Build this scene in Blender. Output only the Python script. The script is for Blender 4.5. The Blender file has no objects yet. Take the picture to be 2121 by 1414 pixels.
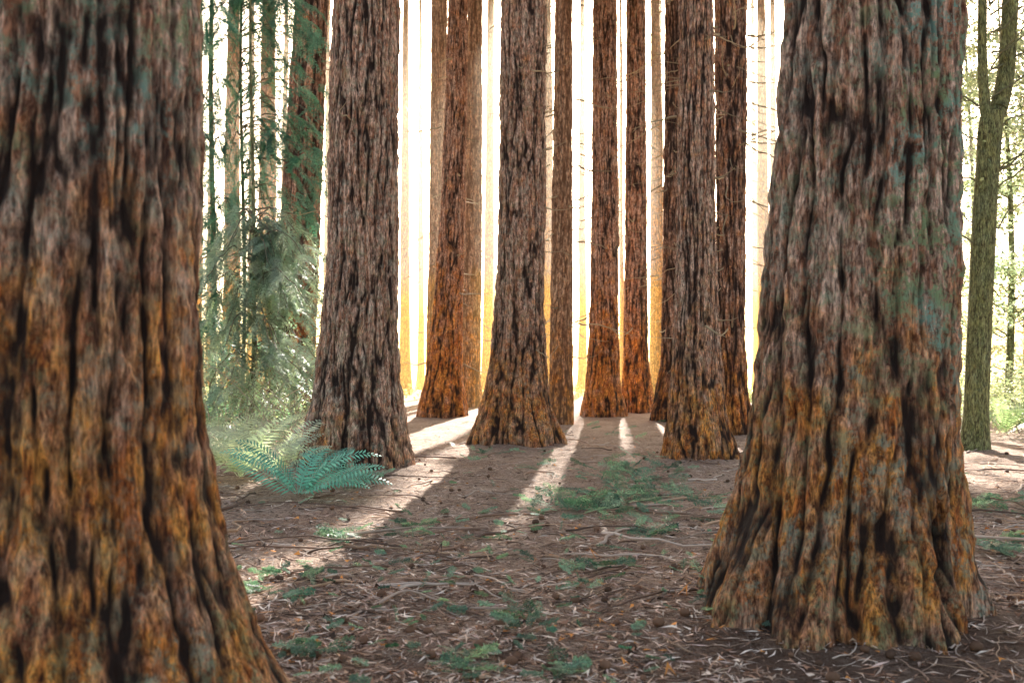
import bpy, math, numpy as np
from mathutils import Vector
rng = np.random.default_rng(7)
F=2062.0; CH=1.5; HY=760.0; CXP=1060.5
SUN_EL=math.radians(28); SUN_AZ=math.radians(6)
S=np.array([math.sin(SUN_AZ)*math.cos(SUN_EL), math.cos(SUN_AZ)*math.cos(SUN_EL), math.sin(SUN_EL)])
USE_HAZE=True
scene=bpy.context.scene
def wx(px,d): return (px-CXP)/F*d
def wz(py,d): return CH+(HY-py)/F*d
# ------------------------------------------------------------ noise
_r=np.random.RandomState(3)
PERM=_r.permutation(256); PERM=np.concatenate([PERM,PERM,PERM])
G=_r.normal(size=(256,3)); G/=np.linalg.norm(G,axis=1)[:,None]
def perlin(x,y,z):
    x=np.asarray(x,float);y=np.asarray(y,float);z=np.asarray(z,float)
    x,y,z=np.broadcast_arrays(x,y,z)
    xi=np.floor(x).astype(int);yi=np.floor(y).astype(int);zi=np.floor(z).astype(int)
    xf=x-xi;yf=y-yi;zf=z-zi
    u=xf*xf*xf*(xf*(xf*6-15)+10);v=yf*yf*yf*(yf*(yf*6-15)+10);w=zf*zf*zf*(zf*(zf*6-15)+10)
    def g(i,j,k):
        h=PERM[PERM[PERM[(xi+i)&255]+((yi+j)&255)]+((zi+k)&255)]
        gg=G[h]
        return gg[...,0]*(xf-i)+gg[...,1]*(yf-j)+gg[...,2]*(zf-k)
    def L(a,b,t): return a+(b-a)*t
    return L(L(L(g(0,0,0),g(1,0,0),u),L(g(0,1,0),g(1,1,0),u),v),L(L(g(0,0,1),g(1,0,1),u),L(g(0,1,1),g(1,1,1),u),v),w)
def sm(e0,e1,x):
    t=np.clip((x-e0)/(e1-e0),0,1); return t*t*(3-2*t)
# ------------------------------------------------------------ mesh helpers
def build_mesh(name,V,Fq,mats,attr=None,aname="col",smooth=True,parent=None):
    me=bpy.data.meshes.new(name)
    V=np.ascontiguousarray(V,dtype=np.float32).reshape(-1,3); Fq=np.ascontiguousarray(Fq,dtype=np.int32).reshape(-1,4)
    me.vertices.add(len(V)); me.vertices.foreach_set("co",V.ravel())
    me.loops.add(Fq.size); me.loops.foreach_set("vertex_index",Fq.ravel())
    me.polygons.add(len(Fq))
    me.polygons.foreach_set("loop_start",np.arange(0,Fq.size,4,dtype=np.int32))
    me.polygons.foreach_set("loop_total",np.full(len(Fq),4,dtype=np.int32))
    for m in mats: me.materials.append(m)
    me.polygons.foreach_set("use_smooth",np.full(len(Fq),smooth,dtype=bool))
    me.update(calc_edges=True)
    if attr is not None:
        a=me.attributes.new(aname,'FLOAT_COLOR','POINT')
        A=np.ones((len(V),4),np.float32); A[:,:attr.shape[1]]=attr
        a.data.foreach_set("color",A.ravel())
    ob=bpy.data.objects.new(name,me); scene.collection.objects.link(ob)
    if parent is not None: ob.parent=parent
    return ob
def quads(name,Q,col,mat,parent=None,smooth=False):
    Q=np.asarray(Q); n=len(Q)
    return build_mesh(name,Q.reshape(-1,3),np.arange(n*4).reshape(-1,4),[mat],attr=np.repeat(col,4,axis=0),smooth=smooth,parent=parent)
def nrm(v): return v/(np.linalg.norm(v,axis=-1,keepdims=True)+1e-9)
def tubes(P,R,ns=5):
    N,K,_=P.shape
    T=nrm(np.gradient(P,axis=1))
    up=np.zeros_like(T); up[...,2]=1
    vert=np.abs(T[...,2])>0.9
    up[vert]=[1,0,0]
    A=nrm(np.cross(T,up)); B=np.cross(A,T)
    an=np.arange(ns)/ns*2*np.pi
    V=P[:,:,None,:]+R[:,:,None,None]*(A[:,:,None,:]*np.cos(an)[None,None,:,None]+B[:,:,None,:]*np.sin(an)[None,None,:,None])
    idx=np.arange(N*K*ns).reshape(N,K,ns)
    a=idx[:,:-1,:];b=np.roll(idx,-1,axis=2)[:,:-1,:];c=np.roll(idx,-1,axis=2)[:,1:,:];d=idx[:,1:,:]
    return V.reshape(-1,3),np.stack([a,b,c,d],-1).reshape(-1,4)
# ------------------------------------------------------------ materials
def newmat(name):
    m=bpy.data.materials.new(name); m.use_nodes=True
    nt=m.node_tree; nt.nodes.clear()
    out=nt.nodes.new("ShaderNodeOutputMaterial")
    return m,nt,out
def N(nt,t,**k):
    n=nt.nodes.new(t)
    for a,b in k.items(): setattr(n,a,b)
    return n
def mixc(nt,f,a,b,bt='MIX'):
    n=nt.nodes.new("ShaderNodeMix"); n.data_type='RGBA'; n.blend_type=bt
    for s,v in ((n.inputs[0],f),(n.inputs[6],a),(n.inputs[7],b)):
        if isinstance(v,(int,float)): s.default_value=v
        elif isinstance(v,tuple): s.default_value=(*v,1)
        else: nt.links.new(v,s)
    return n.outputs[2]
def math_(nt,op,a,b=None,clamp=False):
    n=nt.nodes.new("ShaderNodeMath"); n.operation=op; n.use_clamp=clamp
    for i,v in enumerate((a,b)):
        if v is None: continue
        if isinstance(v,(int,float)): n.inputs[i].default_value=v
        else: nt.links.new(v,n.inputs[i])
    return n.outputs[0]
def noise(nt,vec,scale,detail=5,rough=0.6,dist=0):
    n=nt.nodes.new("ShaderNodeTexNoise"); n.inputs["Scale"].default_value=scale
    n.inputs["Detail"].default_value=detail;n.inputs["Roughness"].default_value=rough;n.inputs["Distortion"].default_value=dist
    nt.links.new(vec,n.inputs["Vector"]); return n.outputs["Fac"]
def mapping(nt,vec,sc):
    n=nt.nodes.new("ShaderNodeMapping"); n.inputs["Scale"].default_value=sc
    nt.links.new(vec,n.inputs["Vector"]); return n.outputs[0]
def ramp(nt,f,p0,p1):
    n=nt.nodes.new("ShaderNodeMapRange"); n.inputs[1].default_value=p0;n.inputs[2].default_value=p1
    nt.links.new(f,n.inputs[0]); return n.outputs[0]
def bark_mat(name,grey,grey2,orange,orange2,dark,fs=1.0):
    m,nt,out=newmat(name)
    b=N(nt,"ShaderNodeBsdfPrincipled"); b.inputs["Roughness"].default_value=0.75
    b.inputs["Specular IOR Level"].default_value=0.3
    at=N(nt,"ShaderNodeAttribute",attribute_name="col")
    sp=N(nt,"ShaderNodeSeparateColor"); nt.links.new(at.outputs["Color"],sp.inputs[0])
    cav,warm,lich=sp.outputs[0],sp.outputs[1],sp.outputs[2]; char=at.outputs["Alpha"]
    tc=N(nt,"ShaderNodeTexCoord").outputs["Object"]
    vs=mapping(nt,tc,(1,1,0.07)); vs2=mapping(nt,tc,(1,1,0.2))
    n1=noise(nt,vs,22*fs,6,0.65); n2=noise(nt,vs2,60*fs,5,0.7); n3=noise(nt,tc,4,5,0.6); n4=noise(nt,vs2,14*fs,4,0.6)
    n5=noise(nt,mapping(nt,tc,(1,1,0.3)),24*fs,6,0.75,0.3)
    cg=mixc(nt,ramp(nt,n1,0.42,0.58),grey2,grey)
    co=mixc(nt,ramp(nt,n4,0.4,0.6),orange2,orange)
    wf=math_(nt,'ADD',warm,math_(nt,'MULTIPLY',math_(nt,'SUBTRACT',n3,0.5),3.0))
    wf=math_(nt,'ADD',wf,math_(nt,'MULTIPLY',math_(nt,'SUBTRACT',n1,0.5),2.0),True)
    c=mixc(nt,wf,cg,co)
    c=mixc(nt,0.92,c,mixc(nt,ramp(nt,n2,0.38,0.62),(0.25,0.2,0.19),(1.7,1.65,1.6)),'MULTIPLY')
    c=mixc(nt,0.9,c,mixc(nt,ramp(nt,n5,0.39,0.53),(0.22,0.13,0.1),(1.25,1.25,1.25)),'MULTIPLY')
    lf=math_(nt,'MULTIPLY',math_(nt,'MULTIPLY',lich,ramp(nt,noise(nt,tc,9,8,0.85),0.49,0.57)),ramp(nt,n2,0.3,0.55),True)
    lc=mixc(nt,ramp(nt,noise(nt,tc,2.3,3,.5),.42,.58),(0.30,0.40,0.20),(0.26,0.47,0.38))
    c=mixc(nt,lf,c,lc)
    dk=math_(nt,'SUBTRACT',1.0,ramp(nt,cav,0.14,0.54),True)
    c=mixc(nt,math_(nt,'MULTIPLY',dk,0.98),c,dark)  # furrows: dark reddish bark, with crevice shade deepened in the colour
    c=mixc(nt,char,(0.008,0.006,0.005),c)
    nt.links.new(c,b.inputs["Base Color"])
    bp=N(nt,"ShaderNodeBump"); bp.inputs["Strength"].default_value=1.0; bp.inputs["Distance"].default_value=0.035/fs
    h=math_(nt,'ADD',math_(nt,'ADD',n2,n1),n5)
    nt.links.new(h,bp.inputs["Height"]); nt.links.new(bp.outputs[0],b.inputs["Normal"])
    nt.links.new(b.outputs[0],out.inputs[0]); return m
def attr_mat(name,rough=0.7,transl=0.0,spec=0.3):
    m,nt,out=newmat(name)
    b=N(nt,"ShaderNodeBsdfPrincipled"); b.inputs["Roughness"].default_value=rough; b.inputs["Specular IOR Level"].default_value=spec
    at=N(nt,"ShaderNodeAttribute",attribute_name="col")
    c=at.outputs["Color"]
    nt.links.new(c,b.inputs["Base Color"])
    if transl>0:
        t=N(nt,"ShaderNodeBsdfTranslucent"); nt.links.new(mixc(nt,1.0,c,(1.4,1.4,1.0),'MULTIPLY'),t.inputs[0])
        mx=N(nt,"ShaderNodeMixShader"); mx.inputs[0].default_value=transl
        nt.links.new(b.outputs[0],mx.inputs[1]);nt.links.new(t.outputs[0],mx.inputs[2]);nt.links.new(mx.outputs[0],out.inputs[0])
    else: nt.links.new(b.outputs[0],out.inputs[0])
    return m
M_BARK=bark_mat("redwood_bark",(0.66,0.49,0.38),(0.35,0.165,0.095),(0.74,0.33,0.07),(0.45,0.14,0.03),(0.02,0.009,0.006))
M_BARKF=bark_mat("redwood_bark_far_glow",(0.54,0.38,0.25),(0.38,0.21,0.12),(0.76,0.36,0.08),(0.54,0.21,0.04),(0.16,0.08,0.04),0.7)  # far trunks: backlit golden glow and haze put into a paler bark colour
M_MOSS=bark_mat("mossy_bark",(0.24,0.27,0.14),(0.13,0.15,0.06),(0.28,0.28,0.11),(0.15,0.16,0.05),(0.06,0.06,0.03))
M_LEAF=attr_mat("leaf",0.45,0.45)
M_CROWN=attr_mat("needle_crown",0.7,0.0)
M_TWIG=attr_mat("dead_twig",0.8)
M_LITTER=attr_mat("litter",0.8,0.0,0.2)
# ------------------------------------------------------------ crowns
# gaps cut in the unseen crowns along sun rays to shape ground streaks
STREAKS=[((-2.0,4.2),(-0.85,14.0),0.10),((0.45,12.8),(1.9,26),0.3),((-0.2,8.5),(0.1,12),0.03)]
def sunlit(gx,gy,pad):
    keep=np.zeros(gx.shape,bool)
    for (x0,y0),(x1,y1),w in STREAKS:
        t=(gy-y0)/(y1-y0); xx=x0+(x1-x0)*t
        keep|=(t>-.1)&(t<1.1)&(np.abs(gx-xx)<w+pad+.1*perlin(gx*0+2,gy*0.9,3.3))
    for (cx,cy,rx,ry) in [(-3.5,13.2,1.1,1.8),(6.9,13.5,1.2,1.3),(-1.7,24,0.7,4),(-5.5,22,2.5,4),(9,20,3,3)]:
        keep|=((gx-cx)/(rx+pad))**2+((gy-cy)/(ry+pad*2))**2<1
    keep|=(gy>25)
    return keep
def crown(tx,ty,z0,z1,rad,n,size,parent):
    s=rng.random(n)**1.2
    z=z0+(z1-z0)*s
    r=rad*(1-s*0.8)*np.sqrt(rng.random(n))
    a=rng.random(n)*2*np.pi
    c=np.stack([tx+r*np.cos(a),ty+r*np.sin(a),z-0.2*r],-1)
    c[:,2]+=0.3*np.sin(a*5+z*2)
    g=c-S[None]*(c[:,2:3]/S[2])
    k=~sunlit(g[:,0],g[:,1],size*.4)
    c=c[k];a=a[k]; m=len(c)
    if m==0: return
    out=np.stack([np.cos(a),np.sin(a),-0.25+0.3*rng.normal(size=m)],-1); out=nrm(out+0.5*rng.normal(size=(m,3)))
    side=nrm(np.cross(out,nrm(np.array([0,0,1.0])+0.6*rng.normal(size=(m,3)))))
    L=size*(0.6+0.8*rng.random(m))[:,None]; W=L*0.4
    Q=np.stack([c-out*L*.5,c+side*W,c+out*L*.6,c-side*W],1)
    v=(0.5+rng.random(m))[:,None]
    quads("crown",Q,np.array([[0.07,0.11,0.045]])*v,M_CROWN,parent)
# ------------------------------------------------------------ trunks
def dead_branches(tx,ty,rf,zlo,zhi,n,parent,lmax=1.6,rad=0.012,col=(0.42,0.33,0.2)):
    if n<=0:return
    K=9; z=zlo+(zhi-zlo)*rng.random(n)**.8; a=rng.random(n)*2*np.pi
    L=lmax*(0.25+0.75*rng.random(n)**1.5)
    t=np.linspace(0,1,K)
    P=np.zeros((n,K,3))
    bend=rng.normal(size=n)*0.7; dr=-0.15-0.5*rng.random(n); up=0.6*rng.random(n)
    for i in range(n):
        aa=a[i]+bend[i]*t**1.5
        step=L[i]/(K-1)
        dx=np.cos(aa)*step;dy=np.sin(aa)*step;dz=(dr[i]+up[i]*1.6*t+0.16*rng.normal(size=K))*step
        P[i,:,0]=np.cumsum(dx);P[i,:,1]=np.cumsum(dy);P[i,:,2]=np.cumsum(dz)
        r0=rf(z[i])*0.85; cx,cy=tx(z[i]),ty
        P[i]+=[cx+r0*math.cos(a[i]),cy+r0*math.sin(a[i]),z[i]]
    R=rad*(0.5+rng.random(n))[:,None]*(1-0.8*t)[None]
    V,Fc=tubes(P,R,4)
    c=np.repeat((np.array([col])*(0.5+0.8*rng.random(n))[:,None]),K*4,axis=0)
    build_mesh("dead_branches",V,Fc,[M_TWIG],attr=c,parent=parent)
def trunk(name,rows,yb,H=34,nth=160,dz=0.03,amp=0.03,seed=0,warmh=(0.5,2.5),lich=0.0,hollow=None,d=None,f1=8.0,
          mat=None,crownp=(3.2,3000,0.55),dead=0,dlen=1.6,drad=0.017,lobe=0.22,warmk=1.0,lichfun=None,wb=-0.25,shade=1.0):
    yl,lf,rt=[np.array(v,float) for v in zip(*rows)]
    if d is None:
        df=CH*F/(yb-HY); rb=(rt[-1]-lf[-1])/2/F*df; d=df+rb*0.9
    z=wz(yl,d); cx=wx((lf+rt)/2,d); r=(rt-lf)/2/F*d
    o=np.argsort(z); z,cx,r=z[o],cx[o],r[o]
    zt=z[-1]
    z=np.append(z,[H]); cx=np.append(cx,cx[-1]+(cx[-1]-cx[-2])*0.8); r=np.append(r,max(0.06,r[-1]*0.25))
    fr=lambda q:np.interp(q,z,r); fc=lambda q:np.interp(q,z,cx)
    zr=list(np.arange(-0.2,zt+0.6,dz)); q=zr[-1]; st=dz
    while q<H: st=min(st*1.25,0.8); q+=st; zr.append(min(q,H))
    zr=np.array(zr); th=np.arange(nth)/nth*2*np.pi
    k=np.linspace(-1,1,9)*0.18
    R=np.mean([fr(zr+kk) for kk in k],0); C=np.mean([fc(zr+kk) for kk in k],0)
    Z,TH=np.meshgrid(zr,th,indexing='ij'); Rg=np.repeat(R[:,None],nth,1)
    ct,st_=np.cos(TH),np.sin(TH); r0=np.median(r[:-1]); so=seed*7.31
    fl=np.exp(-np.clip(Z,0,None)/(1.3*r0))
    lob=perlin(ct*1.7+so,st_*1.7,Z*0.25+so)+0.5*perlin(ct*3.6+so,st_*3.6,Z*0.4-so)
    big=perlin(ct*1.2+so,st_*1.2,Z*0.3-so)
    Rg=Rg*(1+lobe*fl*lob*1.8+0.05*big+lobe*0.28*lob)
    wpx=perlin(ct*r0*2.5,st_*r0*2.5+so,Z*0.9)*0.6+0.3*perlin(ct*r0*7,st_*r0*7+so,Z*3.0)
    X,Y=ct*r0*f1+so+wpx,st_*r0*f1-wpx
    n1=perlin(X,Y,Z*f1*0.095); h1=np.clip(np.abs(n1)*4.0,0,1)
    n2=perlin(X*2.1+9,Y*2.1,Z*f1*0.24); h2=np.clip(np.abs(n2)*3.6,0,1)
    n3=perlin(X*5.2,Y*5.2+5,Z*f1*1.0)
    n4=perlin(X*1.3,Y*1.3,Z*f1*0.6+40)
    n6=perlin(X*2.6,Y*2.6,Z*f1*1.7+11)
    h=0.52*h1+0.34*h2+0.3*n3+0.26*n4+0.24*n6
    Rg=Rg+amp*(h-0.45)*1.7
    char=np.ones_like(Z)
    if hollow:
        ha,hz,wa,wz_,dep=hollow
        da=(TH-ha+np.pi)%(2*np.pi)-np.pi
        da=da+0.06*perlin(Z*3,TH*2,7)+.05*perlin(Z*9,TH*2,3)
        zz=np.where(Z<hz,(Z-hz)/ (wz_*1.3),(Z-hz)/wz_)
        g=1-sm(0.35,1.0,np.sqrt((da/(wa*(1-0.3*np.clip(zz,-1,1))))**2+zz**2))
        Rg=Rg-dep*g; char=1-.96*sm(0.05,0.6,g)
    V=np.stack([C[:,None]+Rg*ct,d+Rg*st_,Z],-1)
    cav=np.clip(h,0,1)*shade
    warm=warmk*(1-sm(warmh[0],warmh[1],Z))+wb-0.4*np.exp(-np.clip(Z,0,None)/(0.5*r0))  # paints the golden light cast low on trunks, over each tree's own tone
    li=np.full_like(Z,lich)
    if lichfun is not None: li=lichfun(TH,Z)
    idx=np.arange(V.shape[0]*nth).reshape(-1,nth); nx=np.roll(idx,-1,1)
    Fc=np.stack([idx[:-1],nx[:-1],nx[1:],idx[1:]],-1)
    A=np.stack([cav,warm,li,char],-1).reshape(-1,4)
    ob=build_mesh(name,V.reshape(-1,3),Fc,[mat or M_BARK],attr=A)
    if crownp:
        if d<21: crownp=(2.6,600,0.5); zbb=17
        else: zbb=max(12.5,0.42*d+3.0); crownp=(3.6,2600,.65)
        crown(C[-1],d,zbb,H+1,crownp[0],crownp[1],crownp[2],ob)
    dead_branches(fc,d,fr,max(1.5,0.05*d),wz(-60,d),dead,ob,dlen,drad)
    return ob
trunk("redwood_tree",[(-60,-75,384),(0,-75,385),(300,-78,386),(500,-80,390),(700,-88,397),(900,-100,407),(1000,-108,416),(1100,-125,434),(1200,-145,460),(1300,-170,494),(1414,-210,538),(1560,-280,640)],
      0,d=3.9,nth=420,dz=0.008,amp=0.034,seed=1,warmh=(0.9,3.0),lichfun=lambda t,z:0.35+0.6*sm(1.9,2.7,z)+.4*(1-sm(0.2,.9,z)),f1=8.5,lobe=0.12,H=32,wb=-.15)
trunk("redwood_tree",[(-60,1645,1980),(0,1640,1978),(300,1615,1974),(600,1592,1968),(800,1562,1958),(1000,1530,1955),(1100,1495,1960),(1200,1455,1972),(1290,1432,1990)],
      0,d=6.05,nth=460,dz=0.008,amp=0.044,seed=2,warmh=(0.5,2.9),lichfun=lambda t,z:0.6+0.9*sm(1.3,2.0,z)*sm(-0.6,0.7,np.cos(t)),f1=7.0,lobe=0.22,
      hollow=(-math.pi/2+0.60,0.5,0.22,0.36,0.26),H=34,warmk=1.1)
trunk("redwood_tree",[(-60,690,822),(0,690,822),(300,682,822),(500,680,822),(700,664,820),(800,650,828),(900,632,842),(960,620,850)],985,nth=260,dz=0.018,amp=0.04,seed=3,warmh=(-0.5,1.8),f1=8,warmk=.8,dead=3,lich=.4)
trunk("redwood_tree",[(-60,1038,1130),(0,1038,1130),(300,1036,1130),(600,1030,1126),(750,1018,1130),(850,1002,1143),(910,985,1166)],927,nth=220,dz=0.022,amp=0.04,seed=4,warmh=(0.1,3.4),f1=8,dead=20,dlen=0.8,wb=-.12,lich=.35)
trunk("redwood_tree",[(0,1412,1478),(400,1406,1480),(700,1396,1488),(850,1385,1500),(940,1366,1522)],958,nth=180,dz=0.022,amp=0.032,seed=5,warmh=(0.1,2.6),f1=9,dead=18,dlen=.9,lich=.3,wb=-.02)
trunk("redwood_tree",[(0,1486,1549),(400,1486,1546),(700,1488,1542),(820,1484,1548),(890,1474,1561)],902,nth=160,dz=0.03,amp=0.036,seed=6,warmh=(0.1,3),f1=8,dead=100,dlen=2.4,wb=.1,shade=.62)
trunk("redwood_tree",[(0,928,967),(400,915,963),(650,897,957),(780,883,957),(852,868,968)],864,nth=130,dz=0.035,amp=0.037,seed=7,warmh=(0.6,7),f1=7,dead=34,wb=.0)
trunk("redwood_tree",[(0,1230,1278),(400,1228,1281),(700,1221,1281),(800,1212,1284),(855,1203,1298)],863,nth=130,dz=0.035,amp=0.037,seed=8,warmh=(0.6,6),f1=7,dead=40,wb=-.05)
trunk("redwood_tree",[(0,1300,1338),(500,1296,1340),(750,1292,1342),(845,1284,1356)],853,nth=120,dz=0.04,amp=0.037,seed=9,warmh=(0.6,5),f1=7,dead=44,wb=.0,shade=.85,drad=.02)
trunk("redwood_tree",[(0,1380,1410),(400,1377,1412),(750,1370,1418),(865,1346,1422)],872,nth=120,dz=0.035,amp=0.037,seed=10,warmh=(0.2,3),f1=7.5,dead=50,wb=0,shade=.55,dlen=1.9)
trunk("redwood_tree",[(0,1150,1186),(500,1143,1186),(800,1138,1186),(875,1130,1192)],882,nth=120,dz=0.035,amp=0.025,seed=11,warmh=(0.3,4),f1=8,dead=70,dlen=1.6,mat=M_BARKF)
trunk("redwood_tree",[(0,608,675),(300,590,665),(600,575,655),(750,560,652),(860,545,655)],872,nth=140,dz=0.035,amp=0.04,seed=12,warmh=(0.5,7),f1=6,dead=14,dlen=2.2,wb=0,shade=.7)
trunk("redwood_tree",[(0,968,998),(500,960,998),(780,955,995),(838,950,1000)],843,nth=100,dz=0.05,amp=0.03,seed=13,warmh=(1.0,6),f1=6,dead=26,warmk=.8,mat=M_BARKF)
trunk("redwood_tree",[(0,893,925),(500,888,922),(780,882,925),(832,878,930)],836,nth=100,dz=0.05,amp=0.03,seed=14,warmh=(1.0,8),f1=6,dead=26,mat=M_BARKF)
# background trees: individually placed trunks, one mass
DV=[];DF=[];DA=[];off=0
root=bpy.data.objects.new("distant_trees",None); scene.collection.objects.link(root)
def dist_tree(px,w,d,seed,nth=40,lean=0):
    global off
    x=wx(px,d); r=w/2/F*d; H=44
    zr=np.concatenate([np.arange(-0.3,3,0.15),np.arange(3,34,0.45),[38,H]])
    R=r*(0.95+0.7*np.exp(-np.clip(zr,0,None)/0.8)+0.25*np.exp(-np.clip(zr,0,None)/5))*np.clip((H+1-zr)/(H-8),0.1,1)
    th=np.arange(nth)/nth*2*np.pi
    Z,T=np.meshgrid(zr,th,indexing='ij')
    n1=np.abs(perlin(np.cos(T)*r*7+seed*3.1,np.sin(T)*r*7,Z*0.6))*3; n1=np.clip(n1,0,1)
    Rg=R[:,None]*(1+0.15*perlin(np.cos(T)*1.5+seed,np.sin(T)*1.5,Z*.3))+0.03*(n1-.5)
    V=np.stack([x+lean*Z+0.12*perlin(Z*.12+seed,0,0)+Rg*np.cos(T),d+Rg*np.sin(T),Z],-1)
    idx=np.arange(len(zr)*nth).reshape(-1,nth)+off; nx=np.roll(idx,-1,1)
    DF.append(np.stack([idx[:-1],nx[:-1],nx[1:],idx[1:]],-1).reshape(-1,4)); off+=idx.size
    DV.append(V.reshape(-1,3)); DA.append(np.stack([n1*.6+.3,1.15-sm(2,16,Z)*1.3,Z*0,Z*0+1],-1).reshape(-1,4))  # golden glow on the lower trunk painted in by height
    crown(x,d,0.40*d+3.5,H+3,5.2,1600,1.0,root)
    dead_branches(lambda q:x+lean*q,d,lambda q:r,3,22,36,root,2.4,0.026,(0.42,0.32,0.17))
dl=[(405,26,48),(432,12,60),(478,32,46),(520,14,62),(552,36,44),(585,14,60),(676,14,60),(700,14,66),(760,16,66),(838,19,55),(872,12,66),(948,14,70),(1010,19,52),(1025,10,74),(1133,22,48),(1206,15,60),(1246,14,70),(1288,10,66),(1362,26,46),(1372,12,70),(1436,14,64),(1567,13,66),(1584,24,50),(1606,16,60),(1640,20,60),(1700,22,55),(1800,24,60),(1900,24,52)]
for i,(p,w,d) in enumerate(dl): dist_tree(p,w,d,i,lean=rng.normal()*.004)
for i in range(16):
    sgn=-1 if i%2 else 1
    d=rng.uniform(25,70); x=sgn*(0.56*d+rng.uniform(2,18)); dist_tree(CXP+x/d*F,0.8/d*F,d,50+i)
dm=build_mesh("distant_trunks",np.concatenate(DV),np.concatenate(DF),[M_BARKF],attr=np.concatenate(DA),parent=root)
# ------------------------------------------------------------ ground
def axis(lo,hi,st,far,g=1.25):
    a=list(np.arange(lo,hi,st)); s=st; q=a[-1]
    while q<far: s*=g; q+=s; a.append(q)
    s=st;q=a[0];b=[]
    while q>-far: s*=g;q-=s;b.append(q)
    return np.array(b[::-1]+a)
gx=axis(-9,9,0.05,3000); gy=axis(3,20,0.05,3000,1.12)
def gh(x,y):
    near=np.exp(-((y-12)/60.)**2)*np.exp(-(x/40.)**2)
    h=near*(0.05*perlin(x*.35,y*.35,1.7)*2+0.025*perlin(x*1.7,y*1.7,4.2)*2+0.03*perlin(x*6,y*6,2.2))
    h=h-2.5*sm(76,95,y)
    for (tx,ty,rr) in [(-1.72,3.9,0.75),(1.9,6.05,0.85),(-2.2,14.5,0.9),(0.13,19.5,.9),(3.0,16.6,.7)]:
        q=np.sqrt((x-tx)**2+(y-ty)**2); h=h+0.05*np.exp(-np.clip(q-rr,0,None)/0.25)
    return h
GX,GY=np.meshgrid(gx,gy,indexing='xy')
GZ=gh(GX,GY)
idx=np.arange(GX.size).reshape(GX.shape)
Fc=np.stack([idx[:-1,:-1],idx[:-1,1:],idx[1:,1:],idx[1:,:-1]],-1)
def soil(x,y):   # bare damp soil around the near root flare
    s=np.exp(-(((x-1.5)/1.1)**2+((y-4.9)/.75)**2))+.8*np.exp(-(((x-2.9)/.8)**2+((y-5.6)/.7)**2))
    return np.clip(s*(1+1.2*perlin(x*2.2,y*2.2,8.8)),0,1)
m,nt,out=newmat("forest_floor")
b=N(nt,"ShaderNodeBsdfPrincipled"); b.inputs["Roughness"].default_value=0.9; b.inputs["Specular IOR Level"].default_value=0.2
tc=N(nt,"ShaderNodeTexCoord").outputs["Object"]
a1=noise(nt,tc,1.3,6,.6); a2=noise(nt,tc,18,7,.8,.8); a3=noise(nt,tc,80,4,.7,1.0); a4=noise(nt,mapping(nt,tc,(60,14,10)),1,4,.7,1.5)
c=mixc(nt,ramp(nt,a1,.35,.65),(0.38,0.22,0.145),(0.6,0.42,0.31))
c=mixc(nt,ramp(nt,a2,.42,.56),mixc(nt,1.0,c,(0.28,.22,.18),'MULTIPLY'),c)
c=mixc(nt,ramp(nt,a3,.52,.64),c,(0.76,0.6,0.48))
c=mixc(nt,math_(nt,'MULTIPLY',ramp(nt,a4,.55,.7),.6),c,(0.72,0.56,0.45))
gat=N(nt,"ShaderNodeAttribute",attribute_name="col"); gs=N(nt,"ShaderNodeSeparateColor"); nt.links.new(gat.outputs["Color"],gs.inputs[0])
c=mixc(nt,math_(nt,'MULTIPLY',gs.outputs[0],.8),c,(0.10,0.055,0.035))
nt.links.new(c,b.inputs["Base Color"])
bp=N(nt,"ShaderNodeBump"); bp.inputs["Strength"].default_value=1; bp.inputs["Distance"].default_value=.04
nt.links.new(math_(nt,'ADD',a2,math_(nt,'MULTIPLY',a3,.6)),bp.inputs["Height"]); nt.links.new(bp.outputs[0],b.inputs["Normal"])
nt.links.new(b.outputs[0],out.inputs[0])
so_=soil(GX,GY).reshape(-1,1)
build_mesh("ground",np.stack([GX,GY,GZ],-1).reshape(-1,3),Fc,[m],attr=np.concatenate([so_,so_,so_],1))
m,nt,out=newmat("sky_mirror")  # added sheet, mirrors the sky to whiten gaps between far trunks
b=N(nt,"ShaderNodeBsdfPrincipled"); b.inputs["Base Color"].default_value=(0.03,0.05,0.06,1); b.inputs["Roughness"].default_value=.08
nt.links.new(b.outputs[0],out.inputs[0])
wxs=np.linspace(-3000,3000,20); wys=np.linspace(78,3200,20); A,B=np.meshgrid(wxs,wys)
idx=np.arange(400).reshape(20,20)
build_mesh("sky_mirror_sheet",np.stack([A,B,A*0-0.35],-1).reshape(-1,3),np.stack([idx[:-1,:-1],idx[:-1,1:],idx[1:,1:],idx[1:,:-1]],-1),[m])
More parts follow.
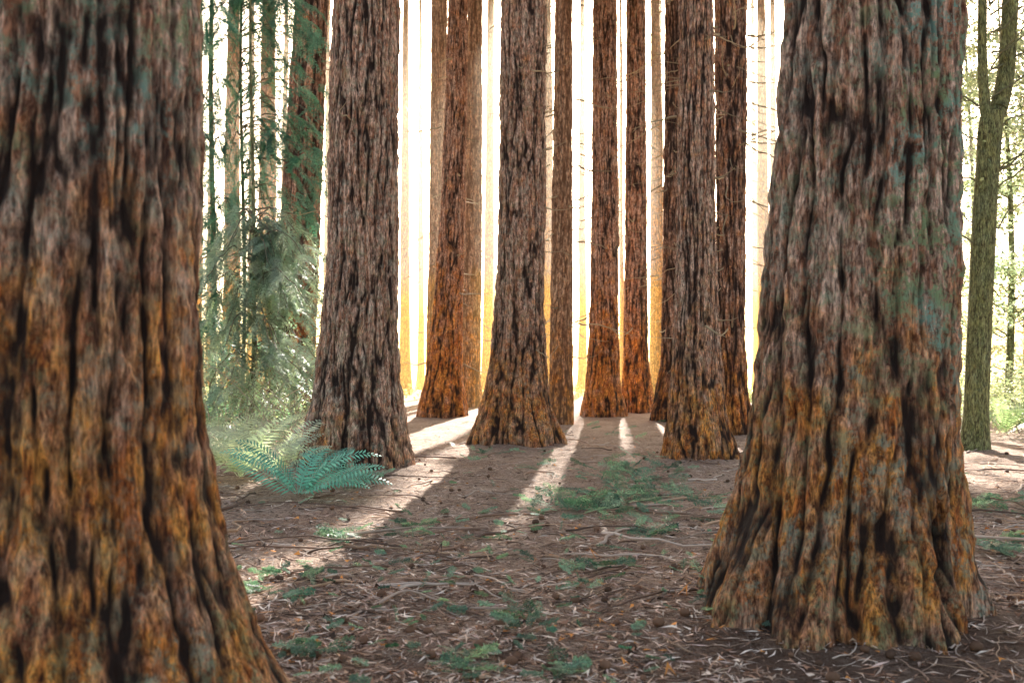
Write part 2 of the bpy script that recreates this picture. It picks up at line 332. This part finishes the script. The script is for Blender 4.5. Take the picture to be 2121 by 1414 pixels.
# ------------------------------------------------------------ litter
def scatter(n,dmin,dmax):
    d=1/rng.uniform(1/dmax,1/dmin,n)
    x=rng.uniform(-1,1,n)*(0.56*d+1.0)
    return x,d
def litter(name,n,l0,l1,wr,pal,dmin=2.8,dmax=26,tilt=.25,lift=.006):
    x,y=scatter(n,dmin,dmax); a=rng.random(n)*2*np.pi
    k=(perlin(x*1.1,y*1.1,9.1)+rng.random(n)*0.9>0.12)&(rng.random(n)>soil(x,y)*.7); x,y,a=x[k],y[k],a[k]; n=len(x)
    z=gh(x,y)+lift*(0.5+rng.random(n))
    L=(l0+(l1-l0)*rng.random(n))[:,None]; W=L*wr*(0.6+.8*rng.random(n))[:,None]
    t=np.stack([np.cos(a),np.sin(a),tilt*rng.normal(size=n)*.5],-1); s=nrm(np.stack([-np.sin(a),np.cos(a),tilt*2*rng.normal(size=n)],-1))
    c=np.stack([x,y,z],-1); c[:,2]+=np.abs(t[:,2])*L[:,0]*.5+np.abs(s[:,2])*W[:,0]*.5
    bend=s*W*rng.normal(size=(n,1))*1.2
    Q=np.stack([c-t*L*.5,c+s*W*.5+bend,c+t*L*.5,c-s*W*.5+bend],1)
    pal=np.array(pal); col=pal[rng.integers(0,len(pal),n)]*(.6+.8*rng.random((n,1)))
    return quads(name,Q,col,M_LITTER)
litter("needle_litter",110000,.03,.14,.085,[(.68,.5,.38),(.44,.26,.17),(.85,.7,.58),(.2,.1,.06),(.62,.44,.36),(.08,.045,.03)],2.8,22)
litter("leaf_litter",20000,.02,.07,.5,[(.58,.37,.25),(.3,.16,.1),(.82,.65,.52),(.7,.28,.07),(.08,.05,.035),(.08,.05,.035)],2.8,26)
def twigs(name,n,l0,l1,r0,dmin,dmax,curl=1.5,pal=None):
    x,y=scatter(n,dmin,dmax); K=10; t=np.linspace(0,1,K)
    a0=rng.random(n)*2*np.pi; L=l0+(l1-l0)*rng.random(n)**2.2
    cu=rng.normal(size=(n,1))*curl; wv=rng.normal(size=(n,1))*.35
    an=a0[:,None]+cu*t[None]**1.5+wv*np.sin(t*7)[None]+.2*rng.normal(size=(n,K))
    st=L[:,None]/(K-1)
    P=np.zeros((n,K,3)); P[...,0]=x[:,None]+np.cumsum(np.cos(an)*st,1); P[...,1]=y[:,None]+np.cumsum(np.sin(an)*st,1)
    P[...,2]=gh(P[...,0],P[...,1])+0.005+.05*rng.random((n,1))*np.sin(t*np.pi)[None]*(L[:,None])
    R=(r0*(.4+rng.random(n)))[:,None]*(1-.7*t)[None]*(.5+.5*np.clip(L/.5,0.3,1.4))[:,None]
    P[...,2]+=R*.5
    V,Fc=tubes(P,R,5)
    pal=np.array([(.54,.4,.31),(.36,.23,.16),(.66,.52,.42),(.16,.1,.07),(.52,.34,.22),(.26,.16,.11)])
    c=np.repeat(pal[rng.integers(0,6,n)]*(.6+.6*rng.random((n,1))),K*5,axis=0)
    build_mesh(name,V,Fc,[M_TWIG],attr=c)
twigs("fallen_twigs",3800,.05,.5,.0046,3.0,24,1.0)
twigs("fallen_sticks",1000,.25,1.1,.008,6,24,.9)
twigs("fallen_branches",110,.8,2.4,.013,8,22,.5)
n=380; x,y=scatter(n,4.5,18); V=[];Fq=[];C=[];o=0
for i in range(n):
    u=np.linspace(0,np.pi,7); v=np.arange(10)/10*2*np.pi; U,Vv=np.meshgrid(u,v,indexing='ij')
    s=rng.uniform(.014,.028); bump=1+.22*np.sin(Vv*5+U*5)
    p=np.stack([s*np.sin(U)*np.cos(Vv)*bump,s*1.35*np.cos(U),s*np.sin(U)*np.sin(Vv)*bump],-1).reshape(-1,3)
    a=rng.random()*6.28; R=np.array([[math.cos(a),-math.sin(a),0],[math.sin(a),math.cos(a),0],[0,0,1]])
    p=p@R.T+[x[i],y[i],gh(x[i],y[i])+s*.8]
    idx=np.arange(70).reshape(7,10)+o; nx=np.roll(idx,-1,1)
    V.append(p);Fq.append(np.stack([idx[:-1],idx[1:],nx[1:],nx[:-1]],-1).reshape(-1,4)); C.append(np.tile([[.16,.085,.05]],(70,1))*rng.uniform(.5,1.4)); o+=70
build_mesh("fallen_cones",np.concatenate(V),np.concatenate(Fq),[M_TWIG],attr=np.concatenate(C))
# ------------------------------------------------------------ conifer sprays
def spray(o,dr,L,droop,nb=12,nl=7,w=.5,flat=(0,0,1),leaf=.03,lw=.17,up_n=.25,wid=None):
    dr=nrm(np.array(dr,float)); K=nb
    t=np.linspace(0,1,K)
    P=np.array(o)+dr*L*t[:,None]; P[:,2]-=droop*L*t**2
    T=nrm(np.gradient(P,axis=0)); up=np.array(flat,float)+up_n*rng.normal(size=3)
    Sd=nrm(np.cross(T,up))
    Q=[]
    wd=wid or max(.0025,L*.006)
    for sg in (-1,1):
        bl=L*w*np.sin(np.pi*(0.12+.85*t))**.8*(.5+.7*rng.random(K))
        bd=nrm(T*.85+Sd*sg*.8+.12*rng.normal(size=(K,3))); u=np.linspace(.08,1,nl)
        C=P[:,None,:]+bd[:,None,:]*(bl[:,None]*u)[...,None]; C[...,2]-=.35*bl[:,None]*u**2*(1 if droop>0 else 0)
        for s2 in (-1,1):
            td=nrm(bd*.9+s2*np.cross(bd,nrm(up))*.6)[:,None,:]+.18*rng.normal(size=(K,nl,3))
            ll=leaf*(1.15-.5*u)[None,:,None]*(.7+.6*rng.random((K,nl,1)))
            sd=nrm(np.cross(td,up))*ll*lw
            Q.append(np.stack([C,C+td*ll*.5+sd,C+td*ll,C+td*ll*.5-sd],2).reshape(-1,4,3))
        E=P+bd*bl[:,None]; E[:,2]-=.35*bl*(1 if droop>0 else 0)
        sdd=T*wd*.5
        Q.append(np.stack([P-sdd,P+sdd,E+sdd*.3,E-sdd*.3],1))
    sdd=Sd*wd; Q.append(np.stack([(P-sdd)[:-1],(P+sdd)[:-1],(P+sdd*.8)[1:],(P-sdd*.8)[1:]],1))
    return np.concatenate(Q)
QS=[];CS=[]
def ground_sprigs(px,py,sx,sy,n,L0,L1):
    for i in range(n):
        p=px+rng.normal()*sx; q=max(py+rng.normal()*sy,815); d=CH*F/(q-HY); x=wx(p,d); a=rng.random()*6.28
        L=rng.uniform(L0,L1)
        k=spray((x,d,gh(x,d)+.02+rng.random()*.05),(math.cos(a),math.sin(a),.35*rng.random()),L,.0,8,5,.36,flat=(.6*rng.normal(),.6*rng.normal(),1),leaf=.06*L+.010,lw=.17)
        QS.append(k); g=rng.random()
        c=np.array([.08,.2,.135])*(1-g)+np.array([.3,.46,.33])*g
        CS.append(np.tile(c*rng.uniform(.5,1.4),(len(k),1))*rng.uniform(.5,1.3,(len(k),1)))
for a in [(1230,1040,65,16,66,.15,.4),(1330,1010,55,22,66,.15,.4),(1290,980,40,10,24,.2,.4),(1360,1105,22,8,14,.12,.3),(710,1107,26,7,14,.12,.3),(860,1095,20,8,10,.1,.25),(1085,1283,28,12,13,.1,.2),
          (955,1372,22,14,13,.08,.2),(1165,1386,26,10,13,.08,.18),(530,1228,24,8,10,.08,.2),(650,1358,26,10,10,.08,.18),(1240,1180,26,8,10,.1,.2),(1440,1050,36,18,20,.12,.3),(2040,1042,50,8,40,.12,.3),(2080,1150,24,12,16,.1,.25),
          (1000,945,30,8,10,.15,.3),(770,1010,30,10,12,.15,.3),(590,1195,30,8,8,.1,.2),(1130,975,50,18,14,.15,.3),(860,1190,300,60,70,.06,.15),(1000,1300,320,70,70,.05,.12),(1100,1080,300,60,90,.08,.18),(1250,900,150,20,30,.15,.3),(1900,1000,100,60,24,.1,.2)]:
    ground_sprigs(*a)
quads("fallen_green_sprigs",np.concatenate(QS),np.concatenate(CS),M_LEAF)
# ------------------------------------------------------------ cedar trees with hanging sprays (left)
def cedar(px,d,w,specs,cols,lean=0.0):
    H=16; x=wx(px,d); K=40; t=np.linspace(-.02,1,K); P=np.zeros((1,K,3)); P[0,:,0]=x+lean*H*t+.06*np.sin(t*9); P[0,:,1]=d; P[0,:,2]=H*t
    R=(w/2/F*d*(1-.7*t)*(1+1.2*np.exp(-np.clip(t,0,1)*H/.25)))[None]
    V,Fc=tubes(P,R,14)
    A=np.zeros((len(V),4)); A[:,0]=.7;A[:,1]=-.2;A[:,2]=.3;A[:,3]=1
    ob=build_mesh("cedar_tree",V,Fc,[M_MOSS],attr=A)
    QQ=[];CC=[];BP=[]
    for (bx,by,sz,n,dd) in specs:
        c0=np.array([wx(bx,dd),dd,wz(by,dd)]); st=np.array([np.interp(c0[2]+.8,P[0,:,2],P[0,:,0]),d,min(c0[2]+.5+.2*rng.random(),H)])
        tt=np.linspace(0,1,10)[:,None]; path=st*(1-tt)+c0*tt; path[:,2]+=.35*np.sin(tt[:,0]*np.pi)+.03*rng.normal(size=10); BP.append(path)
        bdir=nrm(c0-st)
        for i in range(n):
            u=.3+.75*rng.random(); o=st*(1-u)+c0*u+np.array([0,0,.35*math.sin(u*np.pi)])+rng.normal(size=3)*[sz*.22,sz*.25,sz*.2]
            dv=bdir*.8+rng.normal(size=3)*[.8,.5,.25]; dv[2]-=.15
            k=spray(o,dv,sz*rng.uniform(.45,1.1),.5,11,6,.3,flat=(.5*rng.normal(),-.5*rng.random(),1),leaf=.05,lw=.16,wid=.004)
            QQ.append(k); g=rng.random(); CC.append(np.tile((np.array(cols[0])*(1-g)+np.array(cols[1])*g)*rng.uniform(.55,1.35),(len(k),1))*rng.uniform(.7,1.2,(len(k),1)))
    BP=np.array(BP); V,Fc=tubes(BP,np.tile(np.linspace(.018,.006,10),(len(BP),1)),5)
    build_mesh("branches",V,Fc,[M_TWIG],attr=np.tile([[.18,.15,.1]],(len(V),1)),parent=ob)
    quads("foliage",np.concatenate(QQ),np.concatenate(CC),M_LEAF,ob)
teal=((.07,.22,.17),(.22,.42,.33)); pale=((.24,.36,.29),(.52,.62,.52))
sp=[]
for _ in range(60): sp.append((rng.uniform(385,490),rng.uniform(-60,800),.6,6,21+rng.normal()*.8))
cedar(437,22,13,sp,teal)
sp=[(640,30,.75,22,20),(655,90,.7,20,20),(600,140,.65,9,20),(640,200,.6,8,20),(560,60,.65,10,20),(650,330,.75,14,20),(620,430,.7,16,20),(650,380,.65,14,20),(560,300,.65,8,20.5),(520,180,.6,8,21),(660,250,.6,10,20),(540,420,.6,8,21),(500,30,.65,12,21),(590,0,.75,18,20),(540,-20,.75,16,20),(470,-10,.7,10,21)]
sp+=[(rng.uniform(470,665),rng.uniform(-40,480),.6,5,21) for _ in range(46)]
cedar(500,21.5,9,sp,teal)
sp=[]
for _ in range(70):
    u=rng.random(); sp.append((410+255*rng.random()**.8,500+350*u,.6,6,18.5+rng.normal()*.8))
for _ in range(18): sp.append((rng.uniform(540,625),rng.uniform(530,640),.6,7,18+rng.normal()*.4))
cedar(520,19,9,sp,pale,0.0)
def shrub(name,px0,px1,d0,d1,n,h0,h1,rad,col):
    K=12; d=rng.uniform(d0,d1,n); x=wx(rng.uniform(px0,px1,n),d); t=np.linspace(0,1,K)
    a=rng.random(n)*6.28; L=rng.uniform(h0,h1,n)
    P=np.zeros((n,K,3)); sp=(rng.uniform(.1,.9,n)*L)[:,None]*t**1.5
    P[...,0]=x[:,None]+np.cos(a)[:,None]*sp+.04*rng.normal(size=(n,K)); P[...,1]=d[:,None]+np.sin(a)[:,None]*sp; P[...,2]=L[:,None]*(t-.3*t**2)+.02*rng.normal(size=(n,K))
    P[...,2]-=.05
    V,Fc=tubes(P,(rad*(.5+rng.random(n)))[:,None]*(1-.8*t)[None],4)
    return build_mesh(name,V,Fc,[M_TWIG],attr=np.repeat(np.array([col])*(.6+.8*rng.random((n,1))),K*4,axis=0)),P
sh,P=shrub("undergrowth_shrub",400,660,17,26,190,.8,3.2,.009,(.46,.4,.3))
def leaves(P0,n,spread,size,cols,name,parent=None,mat=None,squash=1):
    i=rng.integers(0,len(P0),n); c=P0[i]+rng.normal(size=(n,3))*spread*np.array([1,1,squash])
    a=nrm(rng.normal(size=(n,3))); b_=nrm(np.cross(a,rng.normal(size=(n,3)))); L=(size*(.5+rng.random(n)))[:,None]
    Q=np.stack([c-a*L*.5,c+b_*L*.32,c+a*L*.5,c-b_*L*.32],1); g=rng.random((n,1))
    col=(np.array([cols[0]])*(1-g)+np.array([cols[1]])*g)*(.6+.8*rng.random((n,1)))
    return quads(name,Q,col,mat or M_LEAF,parent)
leaves(P[:,5:].reshape(-1,3),4000,.12,.05,((.14,.22,.12),(.4,.46,.3)),"leaves",sh)
# ------------------------------------------------------------ ferns
def fern(px,py,n,L,col,aim=None,updeg=(38,72),K=22,up0=.7):
    d=CH*F/(py-HY); x=wx(px,d); z=gh(x,d); QQ=[]; CC=[]
    for i in range(n):
        a=(i/n)*6.28+rng.normal()*.25 if aim is None else aim[i%len(aim)]+rng.normal()*.1
        e=math.radians(rng.uniform(*updeg)); l=L*rng.uniform(.75,1.15)
        t=np.linspace(0,1,K); ang=e-t**1.3*(e+rng.uniform(-.2,.5))
        st=l/(K-1); hr=np.cumsum(np.cos(ang))*st; vz=np.cumsum(np.sin(ang))*st
        P=np.stack([x+math.cos(a)*hr,d+math.sin(a)*hr,z+.06+np.maximum(vz,.0)],-1)
        T=nrm(np.gradient(P,axis=0)); Sd=np.array([-math.sin(a),math.cos(a),0])
        tw=rng.uniform(.5,1.1)*up0*(1 if math.cos(a)>0 else -1)*abs(math.cos(a))
        Sd=nrm(Sd+np.array([0,0,tw]))
        pl=l*.17*np.clip(np.sin(np.pi*np.clip(t*.88+.14,0,1))**.7,0,1)*(t>.08)
        for sg in (-1,1):
            dv=nrm(Sd*sg+T*.4+np.array([0,0,-.08])+.05*rng.normal(size=(K,3))); tip=P+dv*pl[:,None]; w=T*st*.33
            mid=P+dv*pl[:,None]*.4
            QQ.append(np.stack([P-w*.6,mid-w,tip,mid+w],1))
        w=Sd*.005*(1.2-t)[:,None]; QQ.append(np.stack([(P-w)[:-1],(P+w)[:-1],(P+w)[1:],(P-w)[1:]],1))
        CC.append(np.full((3*K-1,1),rng.uniform(.6,1.3)))
    Q=np.concatenate(QQ); g=rng.random((len(Q),1))
    quads("sword_fern",Q,np.array([col])*(.85+.3*g)*np.concatenate(CC),M_LEAF)
fern(620,1040,13,1.0,(.18,.48,.38),aim=[-.05,.3,.75,1.3,2.7,3.3,-.4,.1,2.0,-2.6,.5,1.0,2.9],updeg=(26,72),K=24)
fern(690,1018,6,.7,(.18,.46,.36),aim=[-.1,.3,1.3,2.6,.8,-.4],updeg=(25,65),K=20)
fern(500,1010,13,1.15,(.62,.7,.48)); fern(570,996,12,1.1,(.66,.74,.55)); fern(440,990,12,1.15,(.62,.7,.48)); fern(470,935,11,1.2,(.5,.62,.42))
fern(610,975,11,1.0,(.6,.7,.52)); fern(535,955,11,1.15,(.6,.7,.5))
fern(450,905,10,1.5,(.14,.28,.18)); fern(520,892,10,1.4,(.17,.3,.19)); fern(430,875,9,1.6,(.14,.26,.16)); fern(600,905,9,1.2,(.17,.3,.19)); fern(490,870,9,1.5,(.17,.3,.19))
fern(2080,905,9,1.2,(.24,.34,.18)); fern(2110,890,9,1.2,(.24,.34,.18)); fern(1550,845,8,1.5,(.26,.36,.13)); fern(2000,860,8,1.3,(.28,.38,.2))
# ------------------------------------------------------------ forked mossy tree (right)
d=18.0
def limb(pts,rs,K=60):
    pts=np.array(pts,float); s=np.linspace(0,1,len(pts)); t=np.linspace(0,1,K)
    P=np.stack([np.interp(t,s,pts[:,i]) for i in range(3)],-1); k=np.ones(7)/7
    Pp=np.pad(P,((3,3),(0,0)),mode='edge'); P=np.stack([np.convolve(Pp[:,i],k,'valid') for i in range(3)],-1); P[0]=pts[0];P[-1]=pts[-1]
    return P[None],np.interp(t,s,rs)[None]
def pp(px,py,dd=0): return (wx(px,d),d+dd,wz(py,d))
VV=[];FF=[];o=0
u=d/F
for pts,rs in [([pp(2012,945),pp(2016,915),pp(2020,860),pp(2028,700),pp(2036,550),pp(2046,400),pp(2056,270),pp(2062,230)],[38*u,31*u,25*u,24*u,24*u,23*u,24*u,22*u]),
               ([pp(2060,250),pp(2080,215,.05),pp(2098,140,.1),pp(2108,0,.1),pp(2120,-200,.2),pp(2150,-700,.5)],[19*u,18*u,17*u,16*u,14*u,7*u]),
               ([pp(2056,260),pp(2043,220,-.05),pp(2036,120,-.1),pp(2036,0,-.15),pp(2030,-200,-.2),pp(2000,-700,-.4)],[14*u,11*u,9*u,9*u,8*u,4*u])]:
    P,R=limb(pts,rs); V,Fc=tubes(P,R,24)
    Vn=V+ (0.02*perlin(V[:,0]*5,V[:,1]*5,V[:,2]*1.5))[:,None]*np.array([1,1,0]); VV.append(Vn);FF.append(Fc+o);o+=len(V)
V=np.concatenate(VV);A=np.zeros((len(V),4));A[:,0]=.7+.5*perlin(V[:,0]*9,V[:,1]*9,V[:,2]*2);A[:,1]=.5;A[:,2]=.1;A[:,3]=1
mt=build_mesh("mossy_maple_tree",V,np.concatenate(FF),[M_MOSS],attr=A)
n=26;K=10;t=np.linspace(0,1,K);P=np.zeros((n,K,3));a=rng.random(n)*6.28;zz=rng.uniform(3.5,9,n);L=rng.uniform(1,2.6,n)
for i in range(n):
    P[i,:,0]=wx(2060,d)+np.cos(a[i])*L[i]*t; P[i,:,1]=d+np.sin(a[i])*L[i]*t; P[i,:,2]=zz[i]+.5*L[i]*t+.05*rng.normal(size=K)
V,Fc=tubes(P,np.tile(np.linspace(.02,.004,K),(n,1)),4); build_mesh("branches",V,Fc,[M_TWIG],attr=np.tile([[.16,.16,.09]],(len(V),1)),parent=mt)
leaves(P[:,5:].reshape(-1,3),2400,.3,.08,((.14,.2,.11),(.34,.38,.2)),"foliage",mt)
def bleaf(px,d,H,rad,n,cols,zlo,size=.14):
    x=wx(px,d);K=14;nb=34;t=np.linspace(0,1,K)
    P=np.zeros((nb+1,K,3));R=np.zeros((nb+1,K))
    P[0,:,0]=x+.2*np.sin(t*4);P[0,:,1]=d;P[0,:,2]=H*t-.1;R[0]=.14*(1-.85*t)
    for i in range(1,nb+1):
        s=rng.uniform(zlo/H,.95);a=rng.random()*6.28;l=rad*rng.uniform(.5,1.1)*(1.1-.5*s)
        P[i,:,0]=x+.2*np.sin(s*4)+np.cos(a)*l*t;P[i,:,1]=d+np.sin(a)*l*t;P[i,:,2]=H*s+l*.25*t+.08*rng.normal(size=K);R[i]=.03*(1-.8*t)
    V,Fc=tubes(P,R,6);A=np.zeros((len(V),4));A[:,0]=.7;A[:,3]=1
    ob=build_mesh("broadleaf_tree",V,Fc,[M_MOSS],attr=A)
    leaves(P[1:,4:].reshape(-1,3),n,.3,size,cols,"foliage",ob,squash=.5)
gc=((.26,.34,.25),(.5,.57,.42))
bleaf(2085,32,14,3.2,9000,gc,1.2,.12); bleaf(2150,30,13,3.0,5500,gc,1.0,.11); bleaf(2010,40,17,3.2,8000,((.3,.37,.27),(.54,.58,.42)),1.5,.14)
bleaf(2230,36,14,4,6000,gc,1)
bleaf(2120,50,20,4.5,7000,((.34,.4,.3),(.56,.58,.44)),1,.17)
n=900; d_=rng.uniform(44,76,n); xx=rng.uniform(-1,1,n)*(.6*d_); hh=np.stack([xx,d_,rng.uniform(.05,.35,n)],-1)
leaves(hh,16000,.4,.13,((.25,.32,.12),(.55,.5,.25)),"undergrowth",squash=.35)
sh,P=shrub("undergrowth_shrub",1970,2330,22,42,180,.5,2.4,.01,(.4,.36,.25))
leaves(P[:,4:].reshape(-1,3),15000,.2,.085,((.28,.36,.22),(.54,.58,.4)),"leaves",sh)
n=160; d_=rng.uniform(24,42,n); xx=wx(rng.uniform(200,600,n),d_); leaves(np.stack([xx,d_,rng.uniform(.05,.7,n)],-1),8000,.3,.08,((.22,.31,.2),(.48,.54,.4)),"undergrowth",squash=.5)
# ------------------------------------------------------------ haze among the far trunks
def haze(name,col,dens,g,x0,x1,y0,y1,z0,z1):
    m,nt,out=newmat(name)
    v=N(nt,"ShaderNodeVolumeScatter"); v.inputs["Color"].default_value=(*col,1); v.inputs["Density"].default_value=dens; v.inputs["Anisotropy"].default_value=g
    nt.links.new(v.outputs[0],out.inputs["Volume"])
    V=np.array([(x,y,z) for z in (z0,z1) for y in (y0,y1) for x in (x0,x1)])
    build_mesh(name,V,[(0,2,3,1),(4,5,7,6),(0,1,5,4),(2,6,7,3),(0,4,6,2),(1,3,7,5)],[m],smooth=False)
if USE_HAZE:
    haze("ground_mist",(1,.62,.2),.011,.5,-45,45,34,100,-2.45,5.0)
    haze("morning_haze",(1,.88,.68),.007,.5,-45,45,34,100,5.01,28)
# ------------------------------------------------------------ light
w=bpy.data.worlds.new("World"); scene.world=w; w.use_nodes=True; nt=w.node_tree; bg=nt.nodes["Background"]
sk=nt.nodes.new("ShaderNodeTexSky"); sk.sky_type='NISHITA'; sk.sun_disc=False; sk.sun_elevation=SUN_EL; sk.sun_rotation=SUN_AZ
sk.dust_density=4.0; sk.ozone_density=0.6; sk.air_density=1.0
nt.links.new(mixc(nt,1.0,sk.outputs[0],(1.14,1.0,.84),'MULTIPLY'),bg.inputs[0]); bg.inputs[1].default_value=.46
sl=bpy.data.lights.new("sun",'SUN'); sl.energy=28; sl.angle=math.radians(.5); sl.color=(1,.92,.8)
so=bpy.data.objects.new("sun",sl); scene.collection.objects.link(so)
so.rotation_euler=Vector(-S).to_track_quat('-Z','Y').to_euler()
cam=bpy.data.cameras.new("camera"); co=bpy.data.objects.new("camera",cam); scene.collection.objects.link(co)
co.location=(0,0,CH); co.rotation_euler=(math.radians(90)+math.atan((HY-707)/F),0,0)
cam.lens=35; cam.sensor_width=36; cam.clip_end=6000
cam.dof.use_dof=True; cam.dof.focus_distance=11; cam.dof.aperture_fstop=2.6
scene.camera=co
scene.view_settings.view_transform='Standard'; scene.view_settings.look='None'; scene.view_settings.exposure=0
